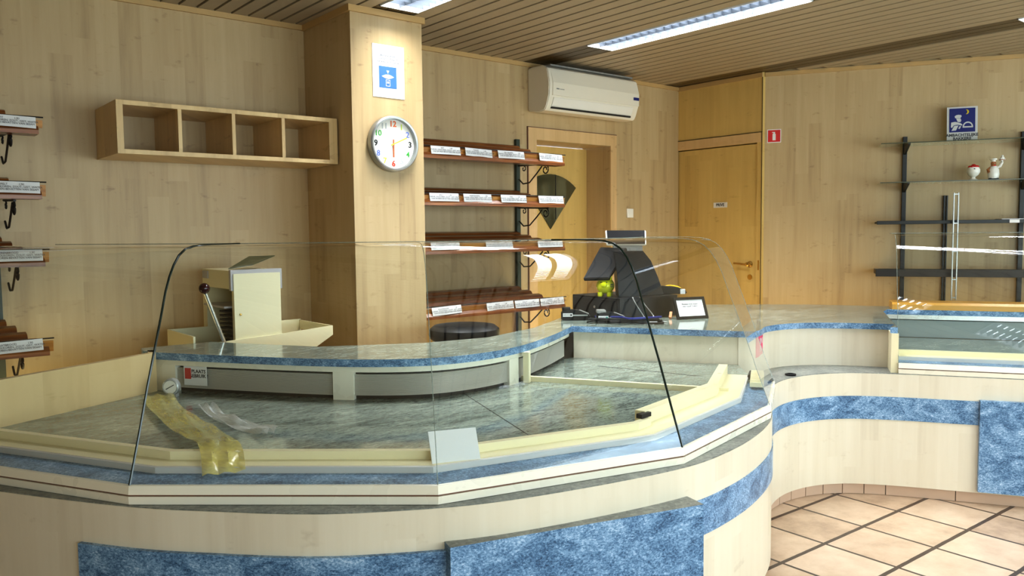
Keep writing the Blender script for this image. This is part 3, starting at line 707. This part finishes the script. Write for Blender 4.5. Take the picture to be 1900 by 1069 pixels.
link('red_field', box(B(), -.047, .047, -.004, -.003, -.047, .047), M['red'], fs)
b = B(); box(b, -.012, .012, -.005, -.004, -.034, .018, .003); box(b, -.006, .006, -.005, -.004, .018, .030); box(b, -.016, .008, -.005, -.004, .026, .032); link('extinguisher_symbol', b, M['paper'], fs)

# ------------------------------------------------------------------ wall shelving on the right
ws = thing('wall_shelving', 'black wall shelving with two glass shelves and two dark shelves at the right', 'shelving')
ws.matrix_world = onwall(0, 0)
def up(s, z0, z1, w=.022): link('upright', box(B(), s-w/2, s+w/2, -.034, -.002, z0, z1, .002), M['blackm'], ws)
up(1.02, .80, 2.11, .03); up(1.80, .80, 2.11, .03)
for z in (2.035, 1.750):
    sg = link('glass_shelf', box(B(), .83, 2.6, -.32, -.04, z, z+.006), M['shelf_glass'], ws)
    link('front_edge', box(B(), .83, 2.6, -.322, -.32, z, z+.006), plain('green_glass_edge', (.05, .06, .03), .2), sg)
    for s in (1.02, 1.80): link('bracket', extr(B(), [(s-.008, -.034, z), (s-.008, -.30, z), (s-.008, -.30, z-.008), (s-.008, -.034, z-.06)], (.016, 0, 0)), M['blackm'], ws)
for z, th in ((1.452, .026), (1.075, .055)):
    link('dark_shelf', box(B(), .82, 2.6, -.33, -.035, z, z+th*.62, .003), M['blackm'], ws)
    link('front_rail', box(B(), .81, 2.6, -.345, -.331, z-th*.2, z+th*.8, .003), M['blackm'] if th < .03 else M['iron'], ws)
tag(o := link('paper_sheet', box(B(), 1.62, 2.5, -.30, -.10, 0, .008, .001), M['paper']), 'white sheet lying on the upper dark shelf at the right', 'sheet'); o.matrix_world = onwall(0, 1.471)
o = link('shelf_label', box(B(), 1.66, 1.72, -.002, 0, 0, .022), M['paper']); o.matrix_world = onwall(0, 1.449, .3465); tag(o, 'small white label on the front of the upper dark shelf', 'label')
sp = thing('shelf_support', 'spare black and silver slotted post standing behind the right display case', 'post'); sp.matrix_world = onwall(0, 0)
link('black_strip', box(box(B(), 1.292, 1.304, -.030, -.002, .75, 1.66), 1.312, 1.320, -.028, -.002, .75, 1.66), M['blackm'], sp)
b = B(); box(b, 1.30, 1.307, -.40, -.375, .905, 1.665); box(b, 1.328, 1.335, -.40, -.375, .905, 1.665)
for z in (.92, 1.05, 1.25, 1.45, 1.655): box(b, 1.307, 1.328, -.398, -.378, z-.004, z+.004)
link('silver_strip', b, M['silver'], sp)
# sign and figures
sg = thing('bakery_sign', 'blue AMBACHTELIJKE BAKKERIJ sign with a baker and oven, leaning on the top glass shelf', 'sign'); sg.matrix_world = onwall(1.385, 2.041, .13) @ Matrix.Rotation(-.10, 4, 'X')
link('panel', box(B(), -.10, .10, -.004, 0, 0, .262, .002), M['signwhite'], sg)
link('blue_field', box(B(), -.084, .084, -.006, -.004, .075, .25), M['signblue'], sg)
text('lettering', 'AMBACHTELIJKE\nBAKKERIJ', .0285, M['ink'], sg, Matrix.Translation((0, -.0045, .040)) @ RX, .0006, bold=.0008)
b = B(); pts = [(.025+.018*math.cos(math.radians(a)), -.0065, .222+.018*math.sin(math.radians(a))) for a in range(-80, 81, 16)]+[(.020+.012*math.cos(math.radians(a)), -.0065, .222+.016*math.sin(math.radians(a))) for a in range(80, -81, -16)]
extr(b, pts, (0, -.001, 0)); link('moon', b, plain('moon_yellow', (.65, .5, .02), .4), sg)
b = B()
def poly2(P): extr(b, [(x, -.0065, z) for x, z in P], (0, -.001, 0))
poly2([(-.046, .178), (-.050, .192), (-.040, .200), (-.026, .203), (-.008, .200), (-.004, .190), (-.012, .178)])       # hat
poly2([(-.040, .176), (-.012, .176), (-.006, .160), (-.012, .148), (-.030, .150)])                                       # head
poly2([(-.072, .148), (-.045, .152), (-.010, .140), (.002, .128), (-.004, .122), (-.030, .130), (-.055, .126), (-.066, .108), (-.074, .112)])   # arms
poly2([(-.052, .122), (-.024, .124), (-.040, .088), (-.070, .086)]); poly2([(-.018, .118), (-.006, .118), (-.016, .098), (-.026, .100)])
link('baker_symbol', b, M['signwhite'], sg)
b = B(); P = [(.036+.034*math.cos(math.radians(a)), .112+.038*math.sin(math.radians(a))) for a in range(0, 181, 15)]+[(.036+.024*math.cos(math.radians(a)), .118+.022*math.sin(math.radians(a))) for a in range(180, -1, -15)]
poly2(P); box(b, .002, .070, -.0075, -.0065, .106, .116); link('oven_symbol', b, M['signwhite'], sg)
# egg cup ornament
eg = thing('ceramic_goblet', 'white ceramic goblet ornament with red top on the second glass shelf', 'ornament'); eg.matrix_world = onwall(1.455, 1.757, .19) @ Matrix.Scale(1.15, 4)
b = B(); lathe(b, [(.001, 0), (.026, 0), (.028, .004), (.012, .014), (.011, .022), (.028, .034), (.037, .052), (.037, .068), (.030, .083), (.001, .083)], seg=28); link('bowl', b, M['ceramic'], eg, True)
b = B(); 
for k in range(9):
    a = 2*PI*k/9; ball(b, (.021*math.cos(a), .021*math.sin(a), .086), .011, (1, 1, .8), seg=12)
ball(b, (0, 0, .092), .015, (1, 1, .8), seg=12); link('red_topping', b, M['redglaze'], eg, True)
link('dark_motif', ball(B(), (0, -.034, .068), .006, (1, .5, 1.2), seg=10), M['ink'], eg)
# chef figurine
fg = thing('chef_figurine', 'small chef figurine holding up a cake on the second glass shelf', 'figurine'); fg.matrix_world = onwall(1.582, 1.757, .19)
fg.scale = (1.4, 1.4, 1.34)
b = B(); lathe(b, [(.001, .006), (.024, .008), (.027, .03), (.025, .055), (.016, .072), (.008, .078), (.001, .08)], seg=20); body = link('body', b, M['ceramic'], fg, True)
tube(b := B(), [(.012, 0, .066), (.028, -.004, .072), (.036, -.004, .092), (.036, -.004, .104)], .007, 8); link('raised_arm', b, M['ceramic'], fg, True)
tube(b := B(), [(-.012, 0, .066), (-.026, -.006, .055), (-.024, -.014, .04)], .008, 8); link('lowered_arm', b, M['skin'], fg, True)
b = B(); ball(b, (-.002, -.004, .088), .013, seg=14); ball(b, (-.002, -.017, .086), .003, seg=8); ball(b, (-.004, -.006, .078), .010, (1.1, .9, .7), seg=10); link('head', b, M['skin'], fg, True)
b = B(); lathe(b, [(.010, .096), (.011, .104), (.017, .108), (.017, .114), (.001, .119)], seg=16, c=(-.002, -.002, 0)); link('hat', b, M['ceramic'], fg, True)
b = B(); lathe(b, [(.015, 0), (.015, .004), (.010, .005), (.010, .014), (.006, .015), (.005, .024), (.001, .026)], seg=16, c=(.037, -.004, .106)); link('cake', b, M['ceramic'], fg, True)
lathe(b := B(), [(.016, 0), (.016, .003), (.001, .003)], seg=16, c=(.037, -.004, .104)); link('cake_plate', b, M['skin'], fg)
b = B(); ball(b, (-.012, -.008, .006), .012, (1, 1.3, .6), seg=10); ball(b, (.012, -.008, .006), .012, (1, 1.3, .6), seg=10); link('shoes', b, M['ink'], fg, True)
link('red_scarf', lathe(B(), [(.010, .074), (.013, .077), (.009, .081)], seg=14, c=(-.001, -.003, 0)), M['redglaze'], fg, True)

# timber board on the rear worktop
b = B(); q = R0+D*.03+NN*.015
mt = Matrix.Translation((q.x, q.y, .9)) @ Matrix.Rotation(math.atan2(D.y, D.x), 4, 'Z')
extr(b, [(0, 0, 0), (0, .19, 0), (0, .19, .045), (0, .015, .045), (0, .0, .030)], (2.0, 0, 0)); bmesh.ops.transform(b, matrix=mt, verts=b.verts)
tag(link('timber_board', b, M['board']), 'long varnished yellow timber board lying on the worktop behind the right case', 'board')

# ------------------------------------------------------------------ bread slicer behind the counter
sl = thing('bread_slicer', 'cream bread slicer with a ball-topped lever behind the left of the worktop', 'bread slicer', (1.47, 3.98, 0))
link('front_panel', box(B(), 0, .245, 0, .03, .80, 1.225, .002), M['slicer'], sl)
b = B(); box(b, -.012, .257, .006, .032, 1.14, 1.245, .003); link('hood_trim', b, M['lilac'], sl)
b = B(); box(b, 0, .245, .032, .46, 1.145, 1.24, .004); hd = link('hood', b, M['slicer'], sl); hd['label'] = 'cream hood with a small switch plate'
link('switch_plate', box(B(), -.006, 0, .36, .44, 1.19, 1.23, .001), M['lilac'], sl)
b = B(); box(b, .03, .245, .40, .46, .0, 1.145); box(b, .20, .245, .03, .40, .0, 1.145); box(b, .0, .03, .40, .46, .8, 1.145); link('inner_frame', b, M['slicer'], sl)
b = B()
for k in range(9): box(b, .03, .20, .10, .30, .86+k*.022, .868+k*.022)
link('blade_frame', b, M['dark'], sl)
link('bread_support', box(B(), -.03, .20, .06, .36, 1.05, 1.06), M['lilac'], sl)
link('base_cabinet', box(B(), -.17, .36, .02, .42, .03, .80, .005), M['slicer'], sl)
b = B()
extr(b, [(-.20, -.012, .80), (.40, -.012, .80), (.53, -.012, .875), (.53, -.012, .925), (.245, -.012, .905), (.0, -.012, .895), (-.20, -.012, .885)], (0, .012, 0))
box(b, -.21, -.20, -.012, .40, .80, .93); box(b, -.20, .53, .39, .40, .80, .93); box(b, .52, .53, 0, .39, .875, .925); box(b, -.20, .40, 0, .39, .80, .815)
link('tray', b, M['slicer'], sl)
link('lid', extr(B(), [(.02, .12, 1.245), (.14, .10, 1.262), (.33, .26, 1.302), (.20, .30, 1.30)], (0, .0, .004)), M['dgreen'], sl)
tube(b := B(), [(-.05, -.03, .84), (-.16, -.06, 1.14)], .0095, 10); lv = link('lever', b, M['steel_smooth'], sl, True)
link('ball_knob', ball(B(), (-.165, -.062, 1.165), .026), M['knob'], lv, True)
link('door_screw', ball(B(), (.03, -.002, 1.02), .006, (1, .6, 1), seg=10), M['brass'], sl)

# stool by the rack
sto = thing('stool', 'black padded stool behind the counter below the bread rack', 'stool', (2.70, 3.72, 0), .35)
link('cushion', lathe(B(), [(.001, .80), (.17, .80), (.195, .815), (.205, .84), (.20, .87), (.175, .89), (.12, .897), (.001, .90)], seg=36), M['black'], sto, True)
for a in (-1, 1):
    for c in (-1, 1): link('leg', tube(B(), [(a*.14, c*.11, .82), (a*.19, c*.16, 0)], .012, 8), M['steel_smooth'], sto, True)
link('foot_ring', tube(B(), [(.165*math.cos(2*PI*k/4+PI/4)*1.35, .14*math.sin(2*PI*k/4+PI/4)*1.35, .3) for k in range(5)], .008, 8), M['steel_smooth'], sto)

# ------------------------------------------------------------------ till and friends
ang = math.radians(-6)
dr = thing('cash_drawer', 'black metal cash drawer under the till screen on the worktop', 'cash drawer', (3.395, 3.16, .9), ang)
link('drawer_case', box(B(), 0, .46, 0, .44, .006, .132, .005), M['black'], dr)
link('drawer_front', box(B(), -.004, .0, .02, .42, .02, .12, .001), M['black'], dr)
link('drawer_lock', tube(B(), [(-.004, .22, .07), (-.008, .22, .07)], .008, 10), M['silver'], dr)
ti = thing('till', 'black point of sale till with tilted screen and rear customer display on the cash drawer', 'till', (0, 0, 0))
def quad(pts, th, name, mat, bev=.0):
    a = [Vector(p) for p in pts]; n = -(a[1]-a[0]).cross(a[-1]-a[0]).normalized()
    b = B(); extr(b, a, n*th)
    if bev: bmesh.ops.bevel(b, geom=list(b.edges), offset=bev, segments=2, affect='EDGES', clamp_overlap=True)
    return link(name, b, mat, ti)
quad([(3.515, 3.378, 1.338), (3.700, 3.225, 1.336), (3.738, 3.262, 1.424), (3.548, 3.420, 1.426)], .014, 'customer_display', M['white'], .004)
cq = [Vector(p) for p in ((3.515, 3.378, 1.338), (3.700, 3.225, 1.336), (3.738, 3.262, 1.424), (3.548, 3.420, 1.426))]; cc = sum(cq, Vector())/4; cn = (cq[1]-cq[0]).cross(cq[3]-cq[0]).normalized()
quad([p.lerp(cc, .07)+cn*.002*(-1 if cn.dot(cc-Vector((0, 0, 1.42))) > 0 else 1) for p in cq], .0012, 'display_glass', M['black'])
quad([(3.555, 3.376, 1.345), (3.700, 3.258, 1.343), (3.690, 3.250, 1.28), (3.570, 3.350, 1.28)], .012, 'display_neck', M['greybl'])
# screen slab: faces the staff side, seen from behind, leaning
quad([(3.340, 3.400, 1.142), (3.435, 3.28, 1.146), (3.60, 3.29, 1.32), (3.505, 3.42, 1.325)], .03, 'screen', M['black'], .004)
b = B()
fr = [(3.500, 3.300, 1.30), (3.476, 3.262, 1.22), (3.462, 3.238, 1.13), (3.456, 3.222, 1.034)]
bk = [(3.650, 3.208, 1.30), (3.698, 3.188, 1.24), (3.742, 3.170, 1.14), (3.790, 3.165, 1.034)]
va = [b.verts.new(p) for p in fr]; vb = [b.verts.new(p) for p in bk]
off = Vector((.10, .12, 0)); vc = [b.verts.new(Vector(p)+off) for p in fr]; vd = [b.verts.new(Vector(p)+off) for p in bk]
for k in range(3):
    b.faces.new((va[k], va[k+1], vb[k+1], vb[k])); b.faces.new((vc[k], vd[k], vd[k+1], vc[k+1])); b.faces.new((va[k], vc[k], vc[k+1], va[k+1])); b.faces.new((vb[k], vb[k+1], vd[k+1], vd[k]))
b.faces.new((va[0], vb[0], vd[0], vc[0])); b.faces.new((va[3], vc[3], vd[3], vb[3]))
link('curved_stand', b, M['black'], ti, True)
# piggy bank
pg = thing('piggy_bank', 'lemon yellow ceramic piggy bank standing on the cash drawer', 'piggy bank', (3.475, 3.35, 1.032), math.radians(215)); pg.scale = (1.22, 1.22, 1.22)
b = B(); ball(b, (0, 0, .052), .047, (1.12, .95, .86), seg=28); ball(b, (.048, 0, .058), .016, (.8, 1, .9), seg=14)
link('body', b, M['yellow'], pg, True)
for a in (-1, 1):
    b = B(); lathe(b, [(.001, .024), (.006, .02), (.012, .008), (.012, 0)], seg=12, mat=Matrix.Translation((.028, a*.024, .085)) @ Matrix.Rotation(a*-.4, 4, 'X') @ Matrix.Rotation(.3, 4, 'Y')); link('ear', b, M['yellow'], pg, True)
for a in (-1, 1):
    for c in (-1, 1): link('leg', lathe(B(), [(.010, 0), (.012, .004), (.012, .022)], c=(a*.026, c*.022, 0), seg=14), M['yellow'], pg, True)
for a in (-1, 1): link('eye', ball(B(), (.046, a*.014, .070), .003, seg=8), M['ink'], pg)
text('lettering', 'piggy\nbank', .011, M['ink'], pg, Matrix.Translation((.030, .036, .055)) @ Matrix.Rotation(math.radians(150), 4, 'Z') @ RX, .0004)
# card terminals
def terminal(x, y, rz, label, sty):
    t_ = thing('card_terminal', label, 'card terminal', (x, y, .9), rz, None)
    b = B(); extr(b, [(-.085, -.04, 0), (.085, -.04, 0), (.085, -.04, .030), (.02, -.04, .058), (-.05, -.04, .062), (-.085, -.04, .05)], (0, .08, 0))
    bmesh.ops.bevel(b, geom=list(b.edges), offset=.006, segments=2, affect='EDGES', clamp_overlap=True); link('body', b, M['black'], t_, True)
    link('printer_cover', box(B(), -.08, -.03, -.034, .034, .055, .074, .006), M['black'] if sty else M['greybl'], t_, True)
    link('keypad', box(B(), .018, .078, -.030, .030, .034, .048, .004, mat=Matrix.Translation((.05, 0, .04)) @ Matrix.Rotation(.38, 4, 'Y') @ Matrix.Translation((-.05, 0, -.04))), M['greybl'], t_, True)
    link('edge_band', box(B(), -.03, .07, -.043, -.040, .026, .034, .001), M['silver'], t_)
    st = link('sticker', box(B(), -.075, -.018, -.0435, -.041, .022, .042), M['paper'], t_)
    link('sticker_dot', tube(B(), [(-.027, -.0436, .032), (-.027, -.0444, .032)], .006, 12), plain('teal_dot', (.0, .25, .2), .5) if not sty else M['ink'], st)
    text('lettering', 'SERVICE', .011, M['ink'], st, Matrix.Translation((-.053, -.0438, .032)) @ RX, .0002)
terminal(3.285, 3.41, math.radians(-42), 'black card terminal left of the other, beside the corner of the cash drawer', True)
terminal(3.325, 3.165, math.radians(-38), 'black and silver card terminal with green-dotted sticker in front of the cash drawer', False)
# picture frame
pf = thing('photo_frame', 'small black framed white notice leaning on the worktop right of the till', 'picture frame', (3.80, 2.955, .9), math.radians(-20))
mt = Matrix.Rotation(-.42, 4, 'X')
b = B(); 
for a in ((-.105, .105, 0, .016), (-.105, .105, .118, .134), (-.105, -.089, .016, .118), (.089, .105, .016, .118)): box(b, a[0], a[1], -.008, .004, a[2], a[3], .001, mat=mt)
link('frame', b, M['black'], pf); link('sheet', box(B(), -.089, .089, -.003, .003, .016, .118, mat=mt), M['paper'], pf)
text('lettering', 'Betalen met kaart\nkan vanaf 5 euro', .015, M['ink'], pf, mt @ Matrix.Translation((0, -.0035, .085)) @ RX, .0003)
link('stand_leg', extr(B(), [(-.02, .048, .11), (.02, .048, .11), (.02, .11, .002), (-.02, .11, .002)], (0, .003, .001)), M['black'], pf)
tag(o := link('orange_clip', box(B(), -.03, .03, -.008, .008, 0, .012, .003, mat=Matrix.Rotation(-.5, 4, 'Y') @ Matrix.Translation((0, 0, .016))), M['orange']), 'small orange plastic clip lying between the cash drawer and the framed notice', 'clip'); o.location = (3.74, 3.07, .9); o.rotation_euler = (0, 0, .6)
# scanner behind the till
sc_ = thing('barcode_scanner', 'black handheld scanner lying on the drawer right of the till with a white tag', 'scanner', (3.80, 3.22, 1.034), math.radians(-42))
b = B(); extr(b, [(0, -.03, 0), (.17, -.03, 0), (.17, -.03, .018), (.13, -.03, .038), (.02, -.03, .05), (0, -.03, .04)], (0, .06, 0)); bmesh.ops.bevel(b, geom=list(b.edges), offset=.005, segments=2, affect='EDGES', clamp_overlap=True)
link('shell', b, M['black'], sc_, True); link('white_tag', box(B(), .13, .16, -.036, -.031, .0, .03, .002), M['paper'], sc_)
tag(link('yellow_cable', tube(B(), spline([(3.86, 3.24, 1.062), (3.90, 3.22, 1.078), (3.94, 3.18, 1.07), (3.955, 3.15, 1.045)], 5), .006, 8), plain('yellow_rubber', (.7, .42, .02), .4), None, True), 'short yellow cable looping over the scanner', 'cable')
rnd = random.Random(5)
for k in range(4):
    q = [(3.17, 3.19), (3.24, 3.20), (3.30, 3.10), (3.34, 3.03), (3.39, 2.97), (3.45, 2.92), (3.50, 2.93)]
    P = [(x+rnd.uniform(-.025, .03), y+rnd.uniform(-.03, .03), .907+.009*k+rnd.uniform(0, .004)) for x, y in q[k % 2:]]
    lb = ['uppermost black cable in the tangle before the card terminals', 'second black cable of the tangle before the card terminals', 'third black cable of the tangle, lying on the worktop', 'lowest black cable of the tangle, nearest the worktop edge'][k]
    o = tag(link('black_cable', tube(B(), spline(P, 5), .0062, 7), M['black'] if k < 3 else M['signblue'], None, True), 'dark cable tangled on the worktop in front of the card terminals', 'cable', 'tangled cables by the terminals')
for k in range(2):
    P = [(3.48+.06*k, 3.14-.004*k, 1.036), (3.475+.07*k, 3.10, .99), (3.50+.06*k, 3.07-.02*k, .93), (3.47+.05*k, 3.02, .905), (3.52+.02*k, 2.95-.02*k, .905)]
    tag(link('grey_cable', tube(B(), spline(P, 6), .003, 6), M['silver'], None, True), 'thin pale cable hanging down the cash drawer, %s of two' % ('left' if k == 0 else 'right'), 'cable')

# ------------------------------------------------------------------ light
w = bpy.data.worlds.new('World'); bpy.context.scene.world = w; w.use_nodes = True
bg = w.node_tree.nodes['Background']; bg.inputs[0].default_value = (.80, .90, 1., 1); bg.inputs[1].default_value = 10.
for nm, loc, rot, sx, sy in (('daylight_1', (.55, YB-.2, 1.45), (PI/2, 0, 0), 2.8, 1.9), ('daylight_2', (3.6, YB-.2, 1.45), (PI/2, 0, 0), 2.8, 1.9), ('daylight_3', (6.6, YB-.2, 1.45), (PI/2, 0, 0), 2.8, 1.9)):
    l = bpy.data.lights.new(nm, 'AREA'); l.shape = 'RECTANGLE'; l.size = sx; l.size_y = sy; l.cycles.is_portal = True
    o = bpy.data.objects.new(nm, l); o.location = loc; o.rotation_euler = rot; COL.objects.link(o)

for nm, loc, e in (('added_warm_fill', (4.3, 4.2, .55), 9.), ('added_warm_fill', (5.3, 3.2, .5), 8.), ('added_warm_fill', (2.9, 4.1, .55), 5.), ('added_warm_fill', (.6, 4.2, .6), 5.), ('added_warm_fill', (5.9, 2.1, .5), 5.)):  # added unseen fill lights that warm the lower walls, no real fittings
    l = bpy.data.lights.new(nm, 'POINT'); l.energy = e; l.color = (1., .86, .44); l.shadow_soft_size = .2
    o = bpy.data.objects.new(nm, l); o.location = loc; COL.objects.link(o)

# ------------------------------------------------------------------ camera
cd = bpy.data.cameras.new('Camera'); cam = bpy.data.objects.new('Camera', cd); COL.objects.link(cam)
CR, CU, CF = Vector((.77212949, -.63537996, -.01040962)), Vector((.05214991, .04703102, .99753119)), Vector((.63332175, .77076611, -.06944905))
mw = Matrix(((CR.x, CU.x, -CF.x, 0), (CR.y, CU.y, -CF.y, 0), (CR.z, CU.z, -CF.z, 1.42), (0, 0, 0, 1)))
cam.matrix_world = mw
cd.sensor_width = 36; cd.lens = 1491.25/1900*36; cd.clip_start = .05
bpy.context.scene.camera = cam
sc = bpy.context.scene
sc.view_settings.view_transform = 'Standard'; sc.view_settings.look = 'None'; sc.view_settings.exposure = -.06; sc.view_settings.gamma = .86
sc.cycles.max_bounces = 8; sc.cycles.transparent_max_bounces = 16; sc.cycles.diffuse_bounces = 5; sc.cycles.caustics_reflective = False; sc.cycles.caustics_refractive = False
